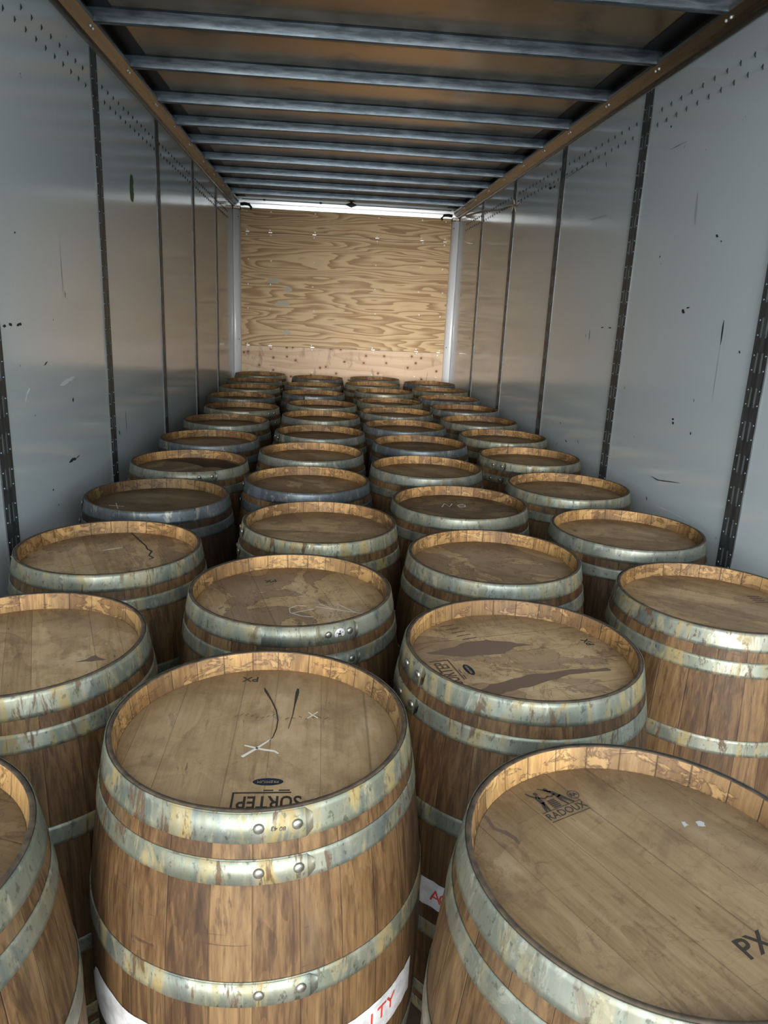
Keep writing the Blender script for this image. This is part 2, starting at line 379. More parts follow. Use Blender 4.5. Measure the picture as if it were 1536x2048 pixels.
# top rails: two-facet extrusions where walls meet roof
def rail(name, x, s, label):
    pr = [(x, 2.842), (x+s*.012, 2.838), (x+s*.017, 2.852), (x+s*.026, 2.856), (x+s*.031, 2.850), (x+s*.066, 2.893), (x+s*.070, 2.905), (x+s*.070, 2.915), (x+s*.040, 2.93), (x+s*.040, ZR), (x, ZR)]
    bm = bmesh.new(); extrude_profile(bm, pr, YB, YF-.02)
    o = structure(mesh_obj(name, bm, MAT['rail']), label, None)
    return o
rl = rail('trim_1', XL, 1, 'brown tinted aluminium top rail along the left wall')
rr = rail('trim_2', XR, -1, 'brown tinted aluminium top rail along the right wall')
# white header over the plywood, leaning a little down toward the barrels
bm = bmesh.new()
pr = [(YF+.012, 2.832), (YF-.004, 2.832), (YF-.008, 2.875), (YF-.014, 2.877), (YF-.016, 2.888), (YF-.022, ZR), (YF+.012, ZR)]
a = [bm.verts.new((XL, y, z)) for y, z in pr]; b = [bm.verts.new((XR, y, z)) for y, z in pr]
for i in range(len(pr)): bm.faces.new((a[i], a[(i+1) % len(pr)], b[(i+1) % len(pr)], b[i]))
bm.faces.new(a[::-1]); bm.faces.new(b)
hd = structure(mesh_obj('trim_3', bm, MAT['header']), 'white metal header above the plywood')
bm = bmesh.new()
for x, s in ((.20, .028), (.86, .03), (1.22, .075)):
    v = [bm.verts.new((x+dx*s, YF-.0265, 2.922+dz*s*.42)) for dx, dz in ((-1, 0), (0, -1), (1, 0), (0, 1))]; bm.faces.new(v)
box(bm, XL+.1, XR-.1, YF-.0255, YF-.015, 2.918, 2.926)
mesh_obj('header_reflection', bm, MAT['dark'], hd)  # distorted reflections in the header, drawn as dark diamonds and a line

# plywood lining
def ply(name, z0, z1, m, label):
    bm = bmesh.new(); box(bm, XL+.002, XR-.002, YF-.012+.012, YF+.012, z0, z1, .0015)
    return tag(mesh_obj(name, bm, m), label, 'plywood', 'plywood sheets on the front wall')
ptop = ply('plywood_sheet', 2.566, 2.829, MAT['ply'], 'narrow strip of yellow plywood under the white header')
pmid = ply('plywood_sheet.001', 1.250, 2.562, MAT['ply'], 'large yellow plywood sheet in the middle of the front wall')
plow = ply('plywood_sheet.002', .01, 1.246, MAT['plyk'], 'knotty pinkish plywood sheet just above the farthest barrels')
def screw_at(par, x, z, y=YF):
    global scr_me
    o = bpy.data.objects.new('screw', scr_me); C.objects.link(o); o.parent = par; o.location = (x, y-.001, z)
bm = bmesh.new(); lathe(bm, [(.0095, 0), (.009, .003), (.004, .0048), (.0005, .005)], 10)
bmesh.ops.transform(bm, matrix=Matrix.Rotation(PI/2, 4, 'X'), verts=bm.verts)
_t = mesh_obj('screw_source', bm, MAT['screw'], smooth=True); scr_me = _t.data; bpy.data.objects.remove(_t)
SX = [.0, .27, .79, 1.545, 2.09, 2.37]
rnd = random.Random(4)
for x in SX:
    j = lambda: rnd.uniform(-.012, .012)
    for z, p in ((2.80, ptop), (2.592, ptop), (2.535, pmid), (2.255, pmid), (1.975, pmid), (1.695, pmid), (1.277, pmid), (1.222, plow), (.945, plow)):
        screw_at(p, x+j(), z+j()*.6)
for par, zs in ((ptop, 2.566), (pmid, 1.2505)):
    for x in SX:
        bm = bmesh.new(); box(bm, x-.022, x+.022, YF-.004, YF, zs-.001, zs+.006, .001); mesh_obj('seam_clip', bm, MAT['screw'], par)
for x, z, sx_ in ((.31, 2.02, .10), (.48, 1.93, .05), (.42, 1.76, .09), (.47, 1.42, .06)):
    bm = bmesh.new(); n = 14
    vs = [bm.verts.new((x+sx_*math.cos(2*PI*k/n)*rnd.uniform(.7, 1.1), YF-.0006, z+.035*math.sin(2*PI*k/n)*rnd.uniform(.7, 1.2))) for k in range(n)]; bm.faces.new(vs)
    mesh_obj('filler_patch', bm, plain('filler', (.42, .37, .27), .7) if 'filler' not in bpy.data.materials else bpy.data.materials['filler'], pmid)

# white corner posts
for x, s, lb in ((XL, 1, 'white rounded corner post at the left end of the plywood'), (XR, -1, 'white rounded corner post at the right end of the plywood')):
    root = tag(empty('corner_post', (x+s*.04, YF-.04, 0)), lb, 'post', 'white corner posts')
    bm = bmesh.new()
    out = [(-s*.038, .038)] + [(-s*.038 + s*.082*math.cos(t_*PI/16), .038-.082*math.sin(t_*PI/16)) for t_ in range(9)]
    lo = [bm.verts.new((px, py, .0)) for px, py in out]; hi = [bm.verts.new((px, py, 2.80)) for px, py in out]; n = len(out)
    for i in range(n):
        f = bm.faces.new((lo[i], lo[(i+1) % n], hi[(i+1) % n], hi[i])); f.smooth = 0 < i < n-1
    bm.faces.new(lo[::-1]); bm.faces.new(hi)
    mesh_obj('shaft', bm, MAT['post'], root)
    bm = bmesh.new(); box(bm, -.038, .052 if s > 0 else .038, -.052, .036, 2.80, 2.838, .006) if s > 0 else box(bm, -.052, .038, -.052, .036, 2.80, 2.838, .006)
    c_ = mesh_obj('cap', bm, MAT['rail'], root)
    for z in (1.32, 2.72):
        bm = bmesh.new(); bmesh.ops.create_uvsphere(bm, u_segments=8, v_segments=6, radius=.007, matrix=Matrix.Translation((s*.018, -.018, z))); mesh_obj('screw', bm, MAT['dark'], root, True)
    hk = bmesh.new(); tube(hk, [(0, 0, 0), (s*.05, -.004, .006), (s*.10, -.006, .0), (s*.125, -.008, -.03), (s*.12, -.008, -.055)], [.016, .017, .015, .013, .010], 8)
    h = mesh_obj('tie_hook', hk, MAT['dark'], None, True); h.location = (x+s*.085, YF-.035, 2.862)
    tag(h, 'small black hook beside the top of the %s corner post' % ('left' if s > 0 else 'right'), 'hook', 'black hooks at the header')

# slotted tracks on both walls
def track_mesh():
    bm = bmesh.new(); wd, th = .10, .005                     # local: x = out of the wall, y along the wall
    ys = [-.05, -.022, -.011, .011, .022, .05]
    z = 0.02; P = .125
    while z < 2.82:
        z1 = min(z+P*.42, 2.835); box(bm, 0, th, ys[0], ys[5], z, z1)
        z2 = min(z+P, 2.835)
        if z2 > z1:
            for a_, b_ in ((0, 1), (2, 3), (4, 5)): box(bm, 0, th, ys[a_], ys[b_], z1, z2)
        z += P
    return bm
bm = track_mesh(); _t = mesh_obj('t', bm, MAT['track']); plate_me = _t.data; bpy.data.objects.remove(_t)
bm = bmesh.new(); box(bm, 0, .002, -.049, .049, .02, 2.83); _t = mesh_obj('t', bm, MAT['slot']); back_me = _t.data; bpy.data.objects.remove(_t)
bm = bmesh.new(); bmesh.ops.create_uvsphere(bm, u_segments=8, v_segments=6, radius=.0055, matrix=Matrix.Diagonal((.8, 1, 1, 1)))
_t = mesh_obj('t', bm, MAT['bow'], None, True); triv_me = _t.data; bpy.data.objects.remove(_t)
order = ['nearest the camera', 'second from the camera', 'third from the camera', 'fourth from the camera', 'nearest the plywood']
for x, s, side in ((XL, 1, 'left'), (XR, -1, 'right')):
    for k in range(5):
        y = 2.672+1.321*k
        root = tag(empty('wall_track', (x, y, 0), 0 if s > 0 else PI), 'dark slotted steel track on the %s wall, %s' % (side, order[k]), 'wall track', 'slotted tracks on the walls')
        o = bpy.data.objects.new('slotted_plate', plate_me); C.objects.link(o); o.parent = root
        o = bpy.data.objects.new('backing_strip', back_me); C.objects.link(o); o.parent = root
        z = .02
        while z < 2.7 and k < 2:
            if z > .5:
                for yy in (-.037, .037):
                    for dz in (.062, .115):
                        o = bpy.data.objects.new('rivet', triv_me); C.objects.link(o); o.parent = root; o.location = (.005, yy, z+dz)
            z += .125
# two rows of rivet dimples high on each wall
for par, x, s in ((wl, XL, 1), (wr, XR, -1)):
    bm = bmesh.new(); y = .5; k = 0
    while y < 8.9:
        ph = (y-2.672) % 1.321
        if .08 < ph < 1.24:
            for z, dy in ((2.715, 0), (2.655, .03)):
                tube(bm, [(x, y+dy-.004, z-.011), (x+s*.002, y+dy, z), (x, y+dy+.002, z+.011)], [.0015, .0042, .0015], 6)
        y += .098
    o = mesh_obj('rivet_row', bm, MAT['mark'], par, True); o['kind'] = 'stuff'

# marks and scrapes on the walls (thin children of the wall they belong to)
def wall_mark(par, x, s, pts, width, m, name='scuff_mark'):
    bm = bmesh.new(); e = .0006*s; rg0 = random.Random(int(abs(pts[0][0])*1000)); q = []
    for i in range(len(pts)-1):
        for f_ in (0, .25, .5, .75): q.append(Vector(pts[i]).lerp(Vector(pts[i+1]), f_))
    q.append(Vector(pts[-1])); prev = None
    for i, p in enumerate(q):
        d = (q[min(i+1, len(q)-1)]-q[max(i-1, 0)]).normalized(); end = min(i, len(q)-1-i)
        ww = width*.5*rg0.uniform(.6, 1.1)*(.25 if end == 0 else .8 if end == 1 else 1); n_ = Vector((-d.y, d.x))*ww
        row = (bm.verts.new((x+e, p.x+n_.x, p.y+n_.y)), bm.verts.new((x+e, p.x-n_.x, p.y-n_.y)))
        if prev: bm.faces.new((prev[0], prev[1], row[1], row[0]))
        prev = row
    mesh_obj(name, bm, m, par)
K, G_ = MAT['mark'], MAT['scuff']
for pts, wd, m in (([(2.751, 1.626), (2.779, 1.626)], .012, K), ([(2.802, 1.632), (2.83, 1.628)], .014, K), ([(2.869, 1.625), (2.90, 1.630), (2.914, 1.628)], .012, K), ([(3.412, 1.306), (3.409, 1.285)], .022, K),
        ([(3.303, 1.035), (3.36, 1.039), (3.40, 1.032)], .016, K), ([(3.40, 1.036), (3.452, 1.039)], .006, K), ([(4.11, 1.045), (4.125, 1.02)], .02, K), ([(3.996, 2.287), (4.043, 2.270)], .03, K), ([(3.38, 1.952), (3.379, 1.722)], .008, G_),
        ([(3.101, 1.467), (3.142, 1.48)], .008, K), ([(4.262, 1.136), (4.26, 1.01)], .010, K), ([(2.917, 1.941), (2.931, 1.945)], .008, K), ([(3.087, .965), (3.104, .963)], .01, K)):
    wall_mark(wl, XL, 1, pts, wd, m)
wall_mark(wl, XL, 1, [(4.612, 2.405), (4.630, 2.37), (4.618, 2.32), (4.640, 2.265)], .085, MAT['green'], 'green_paint_mark')
for pts, wd in (([(3.263, 1.372), (3.36, 1.383), (3.45, 1.392)], .02), ([(2.889, 1.350), (2.91, 1.378), (2.942, 1.396)], .012)):
    wall_mark(wl, XL, 1, pts, wd, MAT['wscuff'], 'pale_scrape')
for pts, wd, m in (([(3.335, 1.794), (3.306, 1.782)], .022, K), ([(3.296, 1.803), (3.265, 1.805)], .009, K), ([(3.269, 1.322), (3.268, 1.312)], .024, K), ([(3.262, 1.306), (3.262, 1.294)], .026, K), ([(3.093, 1.287), (3.086, 1.276)], .012, K), ([(4.296, 1.695), (4.249, 1.696)], .007, K),
        ([(4.181, 1.697), (4.136, 1.696)], .007, K), ([(4.471, 1.676), (4.469, 1.617)], .009, K), ([(2.967, 1.757), (2.962, 1.66)], .012, K), ([(2.962, 1.66), (2.957, 1.431)], .006, G_), ([(3.404, 1.022), (3.33, 1.020), (3.256, 1.032), (3.116, 1.056)], .005, K), ([(3.421, .918), (3.411, .900)], .009, K),
        ([(2.822, 1.644), (2.81, 1.637)], .012, K), ([(3.136, 2.09), (3.113, 2.08)], .012, K), ([(3.092, 2.063), (3.079, 2.06)], .008, K), ([(3.331, 2.148), (3.347, 2.28)], .02, G_), ([(5.642, 2.632), (5.566, 2.621)], .026, K), ([(5.531, 2.622), (5.483, 2.619)], .018, K),
        ([(5.555, 2.623), (4.72, 2.658)], .004, K), ([(4.689, 2.315), (4.403, 2.31)], .01, G_), ([(3.687, 2.511), (3.517, 2.515)], .003, K), ([(4.526, 2.61), (4.507, 2.575)], .012, K), ([(3.717, 2.618), (3.699, 2.61)], .012, K), ([(4.873, .906), (4.848, .931)], .008, K), ([(4.701, .97), (4.658, .965)], .009, K),
        ([(4.469, 1.011), (4.443, .99)], .008, K), ([(4.84, 1.064), (4.817, 1.061)], .01, K)):
    wall_mark(wr, XR, -1, pts, wd, m)
wall_mark(wr, XR, -1, [(3.32, .9), (3.15, .912), (2.977, .914)], .003, MAT['wscuff'], 'pale_scrape')
# frayed strap end hanging near the top of the right wall
bm = bmesh.new()
for pts in ([(9.0, 2.823), (7.9, 2.745), (7.187, 2.67), (6.803, 2.657), (6.60, 2.64)], [(6.60, 2.64), (6.62, 2.675), (6.636, 2.69)], [(6.60, 2.64), (6.52, 2.629), (6.45, 2.64)], [(6.60, 2.64), (6.56, 2.60), (6.536, 2.575)], [(6.60, 2.64), (6.67, 2.60), (6.691, 2.585)]):
    tube(bm, [(XR-.012, y_, z_) for y_, z_ in pts], [.006]*(len(pts)-1)+[.003], 6)
tag(mesh_obj('frayed_cord', bm, MAT['cord'], None, True), 'pale frayed cord strung high along the far end of the right wall', 'cord')

# ------------------------------------------------------------------ roof bows
BY = [3.19, 3.82, 4.45, 5.10, 5.67, 6.23, 6.88, 7.50, 8.12, 8.77]
ordn = ['first', 'second', 'third', 'fourth', 'fifth', 'sixth', 'seventh', 'eighth', 'ninth', 'tenth', 'last']
for k, y in enumerate(BY):
    root = tag(empty('roof_bow', ((XL+XR)/2, y, 2.89)), 'grey steel roof bow under the ceiling, %s from the camera' % ordn[k] if k < 9 else 'grey steel roof bow right beside the white header', 'roof bow', 'steel roof bows')
    bm = bmesh.new(); hx = (XR-XL)/2-.045; n = 10; rows = []
    pr = [(-.036, .060), (-.034, .058), (-.020, .056), (-.016, .003), (-.012, 0), (.012, 0), (.016, .003), (.020, .056), (.034, .058), (.036, .060)]
    for i in range(n+1):
        x = -hx+2*hx*i/n; sag = .004*math.sin(PI*i/n)+.002*math.sin(7*i+k)
        rows.append([bm.verts.new((x, py, min(pz+sag*(1-pz/.06), .0595))) for py, pz in pr])
    for i in range(n):
        for j_ in range(len(pr)-1): bm.faces.new((rows[i][j_], rows[i+1][j_], rows[i+1][j_+1], rows[i][j_+1]))
        bm.faces.new((rows[i][-1], rows[i+1][-1], rows[i+1][0], rows[i][0]))
    bm.faces.new(rows[0]); bm.faces.new(rows[-1][::-1])
    mesh_obj('bow_channel', bm, MAT['bow'], root)
    for sx_ in (-1, 1):
        for dy in (-.018, .018):
            bm = bmesh.new(); bmesh.ops.create_uvsphere(bm, u_segments=8, v_segments=6, radius=.0065, matrix=Matrix.Translation((sx_*((XR-XL)/2-.054), dy, -.015)))
            mesh_obj('rivet', bm, MAT['screw'], root, True)

# ------------------------------------------------------------------ barrels
HB, RB, RR_ = .95, .338, .2885
def R(z): return RB - (RB-RR_)*((z-.475)/.475)**2
HZ = .907                                                   # level of the recessed head
def add_mesh(bm, mats, smooth=False):
    t_ = mesh_obj('t', bm, mats, None, smooth); me = t_.data; bpy.data.objects.remove(t_); return me
bm = bmesh.new()
zs = [0, .004] + [.95*i/24 for i in range(1, 24)] + [.946]
prof = [(R(0)-.006, 0)] + [(R(z), z) for z in zs[1:]] + [(R(.95)-.001, .9497), (R(.95)-.0085, .9500), (R(.95)-.0095, .9485), (.2745, HZ+.004), (.2725, HZ-.002), (.2725, HZ-.02)]
mi = [0]*(len(prof)-7)+[2, 2, 2]+[1]*3
bot = [(.2725, .06), (.2725, .043), (R(0)-.0095, 0), (R(0)-.006, 0)]
lathe(bm, prof, 108, mi)
lathe(bm, bot, 54, [1, 1, 1])
STAVES = add_mesh(bm, [MAT['stave'], MAT['chime'], MAT['rim']], 'keep')
bm = bmesh.new(); lathe(bm, [(.0005, HZ-.022), (.2728, HZ-.022), (.2728, HZ-.0015), (.271, HZ), (.135, HZ), (.0005, HZ)], 96)
HEAD = add_mesh(bm, MAT['head'])
bm = bmesh.new(); lathe(bm, [(.0005, .045), (.2726, .045), (.2726, .063), (.0005, .063)], 64); BHEAD = add_mesh(bm, MAT['head'])
ZH = [(.899, .9492), (.829, .871), (.606, .652), (.298, .344), (.079, .121), (.0025, .051)]
HOOPS = []
for z0, z1 in ZH:
    bm = bmesh.new(); n = 5
    o_ = [(R(z0+(z1-z0)*i/n)+.0026, z0+(z1-z0)*i/n) for i in range(n+1)]
    lathe(bm, [(R(z0)+.0003, z0)] + o_ + [(R(z1)+.0003, z1)], 108, None, 0, 2*PI, [0]+[.08+.84*i/n for i in range(n+1)]+[1])
    # the lapped end: a second layer with rounded corners, ending at angle 0
    A0, seg = -.88, 22
    uvl = bm.loops.layers.uv.verify(); h = z1-z0; top = []
    for i in range(seg+1):
        a_ = A0*(1-i/seg); arc = (0-a_)*R(z0); c_ = max(0, .011-arc); ins = .011-math.sqrt(max(0, .011**2-c_*c_))
        col_ = []
        for f_ in (0, .5, 1):
            z = z0+ins+.0012+(h-2*ins-.0024)*f_; r_ = R(z)+.0026+.0024*min(1, i/3)
            col_.append(bm.verts.new((r_*math.cos(a_), r_*math.sin(a_), z)))
        r0 = R(z0)+.002; r1 = R(z1)+.002
        lo = bm.verts.new((r0*math.cos(a_), r0*math.sin(a_), z0+ins+.0012)); hi = bm.verts.new((r1*math.cos(a_), r1*math.sin(a_), z1-ins-.0012))
        top.append([lo]+col_+[hi])
    for i in range(seg):
        for j_ in range(4):
            f = bm.faces.new((top[i][j_], top[i+1][j_], top[i+1][j_+1], top[i][j_+1])); f.smooth = True
            for l in f.loops: l[uvl].uv = (.5, .5 if i < seg-1 else .02)
    f = bm.faces.new(top[-1])
    for l in f.loops: l[uvl].uv = (0, 0)
    HOOPS.append(add_mesh(bm, MAT['hoop'], 'keep'))
bm = bmesh.new(); lathe(bm, [(.0095, 0), (.0090, .0022), (.0065, .0042), (.003, .0052), (.0003, .0054)], 12)
bmesh.ops.transform(bm, matrix=Matrix.Rotation(PI/2, 4, 'Y'), verts=bm.verts); RIVET = add_mesh(bm, MAT['rivet'], True)

def inst(name, me, par):
    o = bpy.data.objects.new(name, me); C.objects.link(o); o.parent = par
    return o
def make_barrel(x, y, seed, rot=0, hoop_deg=None, tone=1.0, htone=None, ctone=None, wet=.6, hptone=1.0, rust=.6, blue=.15, label='', scale=1.0, near=True):
    root = tag(empty('wine_barrel', (x, y, 0), math.radians(rot)), label, 'barrel', 'wine barrels standing in the trailer')
    root.scale = (1, 1, scale)
    rg = random.Random(seed*7+1)
    o = inst('staves', STAVES, root); o['seed'] = float(seed); o['tone'] = tone; o.rotation_euler.z = rg.uniform(0, 6)
    for me in (HEAD, BHEAD):
        o = inst('head' if me is HEAD else 'bottom_head', me, root); o['seed'] = float(seed); o['tone'] = htone if htone else tone; o['wet'] = wet
    hd_ = hoop_deg if hoop_deg is not None else rg.uniform(0, 360)
    for i, me in enumerate(HOOPS):
        h = inst('hoop', me, root); h['seed'] = float(seed)+i*1.37; h['tone'] = hptone; h['rust'] = rust; h['blue'] = blue
        ang = hd_ if i < 3 else rg.uniform(0, 360)
        h.rotation_euler.z = math.radians(ang-rot)
        if i < 3 and near:
            zc = sum(ZH[i])/2; dr = (R(ZH[i][1])-R(ZH[i][0]))/(ZH[i][1]-ZH[i][0])
            for da in (-5, -17):
                rv = inst('rivet', RIVET, h); a_ = math.radians(da); r_ = R(zc)+.0046
                rv.location = (r_*math.cos(a_), r_*math.sin(a_), zc); rv.rotation_euler = (0, math.atan(dr)*0, a_)
    return root
def part(root, name, bm, m, label=None):
    o = mesh_obj(name, bm, m, root)
    if label: o['label'] = label
    return o
def on_head(root, name, m, fn, label=None):
    bm = bmesh.new(); fn(bm); return part(root, name, bm, m, label)
ZM = HZ+.0004

COL = {'left': ['C', 'D', 'G', 'H', 'I', 'a1', 'a2', 'a3', 'a4', 'a5', 'a6', 'a7'], 'second': ['A', 'F', 'J', 'K', 'L', 'b1', 'b2', 'b3', 'b4', 'b5', 'b6'],
       'third': ['B', 'E', 'M', 'P', 'R', 'T', 'V', 'X', 'Z', 'AB', 'AD', 'AE'], 'right': ['N', 'O', 'Q', 'S', 'U', 'W', 'Y', 'AA', 'AC', 'AF']}
POS = {'A': (.829, 1.379), 'E': (1.445, 1.715), 'F': (.858, 2.086), 'G': (.248, 2.437), 'H': (.254, 3.131), 'I': (.262, 3.841), 'J': (.936, 2.776),
 'K': (.872, 3.478), 'L': (.879, 4.175), 'B': (1.460, .986), 'D': (.229, 1.729), 'C': (.230, 1.000), 'M': (1.529, 2.405), 'N': (2.140, 2.063), 'O': (2.142, 2.757),
 'P': (1.538, 3.122), 'Q': (2.140, 3.479), 'R': (1.490, 3.846), 'S': (2.149, 4.220), 'T': (1.546, 4.562), 'U': (2.158, 4.925), 'V': (1.525, 5.256), 'W': (2.135, 5.618),
 'X': (1.532, 5.963), 'Y': (2.154, 6.338), 'Z': (1.537, 6.657), 'AA': (2.143, 7.060), 'AB': (1.549, 7.486), 'AC': (2.165, 7.792), 'AD': (1.465, 8.175), 'AE': (1.545, 8.866),
 'AF': (2.153, 8.521), 'a1': (.259, 4.535), 'a2': (.264, 5.274), 'a3': (.295, 5.990), 'a4': (.211, 6.738), 'a5': (.210, 7.479), 'a6': (.192, 8.172), 'a7': (.190, 8.95),
 'b1': (.923, 4.868), 'b2': (.925, 5.627), 'b3': (.930, 6.321), 'b4': (.848, 7.119), 'b5': (.826, 7.904), 'b6': (.868, 8.737)}
LAB = {
 'A': 'oak wine barrel front centre, white chalk X and dark oval on its head',
 'B': 'oak wine barrel filling the lower right corner, two-cooper brand on its dusty head',
 'C': 'oak wine barrel cut off by the left edge at the bottom of the picture',
 'D': 'oak wine barrel beside the left edge with a dark leaf-shaped stain on its head',
 'E': 'oak wine barrel with long wine stains, a dark oval and flaked hoops',
 'F': 'oak wine barrel with a round white sticker between two rivets on its top hoop',
 'G': 'oak wine barrel at the left wall with a black crack running down its head',
 'H': 'dark wine barrel with plain slate grey hoops and a small chalk star on its head',
 'I': 'oak wine barrel at the left wall with a wet black half of its head',
 'J': 'oak wine barrel with streaky head and yellowed hoops before the slate blue hooped one',
 'K': 'oak wine barrel with slate blue hoops in the second column from the left',
 'M': 'oak wine barrel with pale scuffed head directly behind the long wine stains',
 'N': 'oak wine barrel cut off by the right edge with thick rust-brown hoop drips',
 'O': 'oak wine barrel with clean shiny zinc hoops beside the nearest track on the right wall',
 'P': 'oak wine barrel with a dark wine-soaked head and white chalk scrawl',
 'L': 'oak wine barrel with smooth pale green hoops behind the slate blue hooped barrel',
 'Q': 'oak wine barrel at the right wall directly behind the shiny zinc hooped one',
 'S': 'oak wine barrel at the right wall whose left side shows rusty riveted hoop ends',
 'R': 'oak wine barrel with a clean orange inner rim, behind the one with chalk scrawl'}
words = ['first', 'second', 'third', 'fourth', 'fifth', 'sixth', 'seventh', 'eighth', 'ninth', 'tenth', 'eleventh', 'twelfth']
cname = {'left': 'row along the left wall', 'second': 'second row from the left wall', 'third': 'second row from the right wall', 'right': 'row along the right wall'}
for col, ns in COL.items():
    for k, n in enumerate(ns):
        if n not in LAB:
            b_ = len(ns)-1-k
            LAB[n] = 'small distant wine barrel, %s from the plywood in the %s' % ('nearest' if b_ == 0 else words[b_], cname[col]) if b_ < 7 else 'oak wine barrel, %s from the camera in the %s' % (words[k], cname[col])
# per-barrel look: seed, rot, hoop end angle, stave tone, head tone, wetness, hoop tone, rust, blueness
P = {
 'A': dict(seed=3, rot=0, hoop_deg=-69, wet=.22, rust=.75, blue=.1), 'B': dict(seed=11, rot=28, hoop_deg=60, htone=.78, wet=.35, rust=.35, blue=.3),
 'C': dict(seed=5, rot=70, hoop_deg=140, htone=.55, rust=.3, blue=.25), 'D': dict(seed=8, rot=20, hoop_deg=130, wet=.45, htone=1.22, rust=.7),
 'E': dict(seed=13, rot=-76, hoop_deg=-152, wet=.8, htone=1.25, rust=.7, blue=.2), 'F': dict(seed=17, rot=15, hoop_deg=-52, wet=1.0, htone=1.28, rust=.45),
 'G': dict(seed=21, rot=24, hoop_deg=120, wet=.75, htone=1.3, rust=.55), 'H': dict(seed=23, rot=80, hoop_deg=200, tone=.35, htone=.55, wet=.2, rust=.05, blue=.9, hptone=.85),
 'I': dict(seed=29, rot=-60, hoop_deg=-55, htone=.8, wet=1.0, rust=.2), 'J': dict(seed=31, rot=85, hoop_deg=-160, htone=1.2, wet=.6, rust=.85, blue=0),
 'K': dict(seed=37, rot=60, hoop_deg=190, wet=.9, htone=1.2, rust=.05, blue=1.0, hptone=.85), 'L': dict(seed=41, rot=30, hoop_deg=100, wet=.25, htone=1.1, rust=.05, blue=.3),
 'M': dict(seed=43, rot=50, hoop_deg=120, wet=.9, htone=1.3, rust=.45, blue=.3, hptone=1.12), 'N': dict(seed=47, rot=55, hoop_deg=80, wet=.5, rust=.8, blue=.2, htone=1.25),
 'O': dict(seed=53, rot=75, hoop_deg=130, wet=.4, htone=1.15, rust=.1, blue=.35, hptone=1.1), 'P': dict(seed=59, rot=70, hoop_deg=100, htone=.75, wet=.9, rust=.25, blue=.15),
 'Q': dict(seed=61, rot=80, hoop_deg=60, wet=.5, rust=.4), 'R': dict(seed=67, rot=40, hoop_deg=120, wet=.3, rust=.3, blue=.4), 'S': dict(seed=71, rot=60, hoop_deg=-130, wet=.2, rust=.6)}
rg = random.Random(9)
ROOT = {}
for n, (x, y) in POS.items():
    kw = dict(P.get(n, {}))
    if not kw:
        kw = dict(seed=80+len(ROOT)*3, rot=rg.uniform(0, 180), tone=rg.uniform(.65, .95), htone=rg.uniform(.65, .95), wet=rg.uniform(.1, .6), rust=rg.uniform(.1, .5), blue=rg.choice([0, .1, .3, .6, .9]), hptone=rg.uniform(.9, 1.1))
    ROOT[n] = make_barrel(x, y, label=LAB[n], near=y < 6.2, **kw)

# --- stamps, chalk and labels
def px_mark(bm, x, y, deg, size):
    text_bm(bm, 'PX', size, flat_at(x, y, ZM, deg), bold=size*.012)
def logo(bm, x, y, deg, wd=.122):                           # block stamp: heavy letters, bar above and a half frame at the end
    M_ = flat_at(x, y, ZM, deg)
    text_bm(bm, 'SURTEP', .046, M_ @ Matrix.Translation((0, 0, 0)), sx=.72, bold=.0007, spacing=1.0)
    def r(x0, x1, y0, y1):
        patch(bm, [(M_ @ Vector((a_, b_, 0))).to_2d() for a_, b_ in ((x0, y0), (x1, y0), (x1, y1), (x0, y1))], ZM)
    r(-wd*.30, wd*.54, -.026, -.0225); r(wd*.51, wd*.54, -.0225, .024); r(-wd*.28, -wd*.12, -.032, -.029); r(-.005, .012, -.032, -.029)
def oval(root, x, y, deg, name='oval_stamp'):
    def f(bm):
        patch(bm, [(x+.0275*math.cos(t_*PI/16)*math.cos(math.radians(deg))-.0105*math.sin(t_*PI/16)*math.sin(math.radians(deg)), y+.0275*math.cos(t_*PI/16)*math.sin(math.radians(deg))+.0105*math.sin(t_*PI/16)*math.cos(math.radians(deg))) for t_ in range(32)], ZM, .0003)
    o = on_head(root, name, MAT['blueink'], f, 'dark oval stamp')
    bm = bmesh.new(); text_bm(bm, 'PREMIUM', .0095, flat_at(x, y, ZM+.0006, deg)); mesh_obj('stamp_lettering', bm, MAT['tan'], o)
for n in ('A', 'E'):
    r = ROOT[n]; faded = MAT['ink'] if n == 'A' else MAT['fadedink']
    on_head(r, 'barrel_stamp', MAT['ink'], lambda bm: px_mark(bm, -.042, .226, 180, .030))
    on_head(r, 'cooper_logo', faded, lambda bm: logo(bm, .031, -.208, 180))
    oval(r, .025, -.153, 180)
A_ = ROOT['A']
on_head(A_, 'chalk_cross', MAT['chalk'], lambda bm: (stroke(bm, [(-.030, -.076), (-.006, -.050), (.022, -.016)], [.006, .005, .003], ZM), stroke(bm, [(-.029, -.038), (.006, -.052), (.030, -.058), (.038, -.066)], [.003, .005, .005, .003], ZM)), 'white chalk X')
on_head(A_, 'surface_crack', MAT['ink'], lambda bm: (stroke(bm, [(-.008, .185), (-.004, .172), (.012, .130), (.024, .091), (.030, .052), (.029, .02), (.024, -.010), (.018, -.024)], [.002, .006, .003, .003, .0025, .0025, .002, .0012], ZM),
        stroke(bm, [(.067, .182), (.066, .165), (.062, .11), (.060, .075), (.053, .02)], [.004, .008, .003, .002, .001], ZM)), 'dark cracks like two twigs')
on_head(A_, 'faint_stamp', MAT['fadedink'], lambda bm: [stroke(bm, [(.045+.0135*i, .055+.006*(i % 3)), (.052+.0135*i, .062-.004*(i % 2))], .0016, ZM, .0002) for i in range(7)] + [stroke(bm, [(-.06+.011*i, .065+.006*math.sin(i)), (-.054+.011*i, .072+.007*math.sin(i))], .0012, ZM, .0002) for i in range(8)])
on_head(A_, 'chalk_tick', MAT['chalk'], lambda bm: (stroke(bm, [(.090, .058), (.112, .084)], .0016, ZM), stroke(bm, [(.092, .082), (.112, .06)], .0016, ZM)))
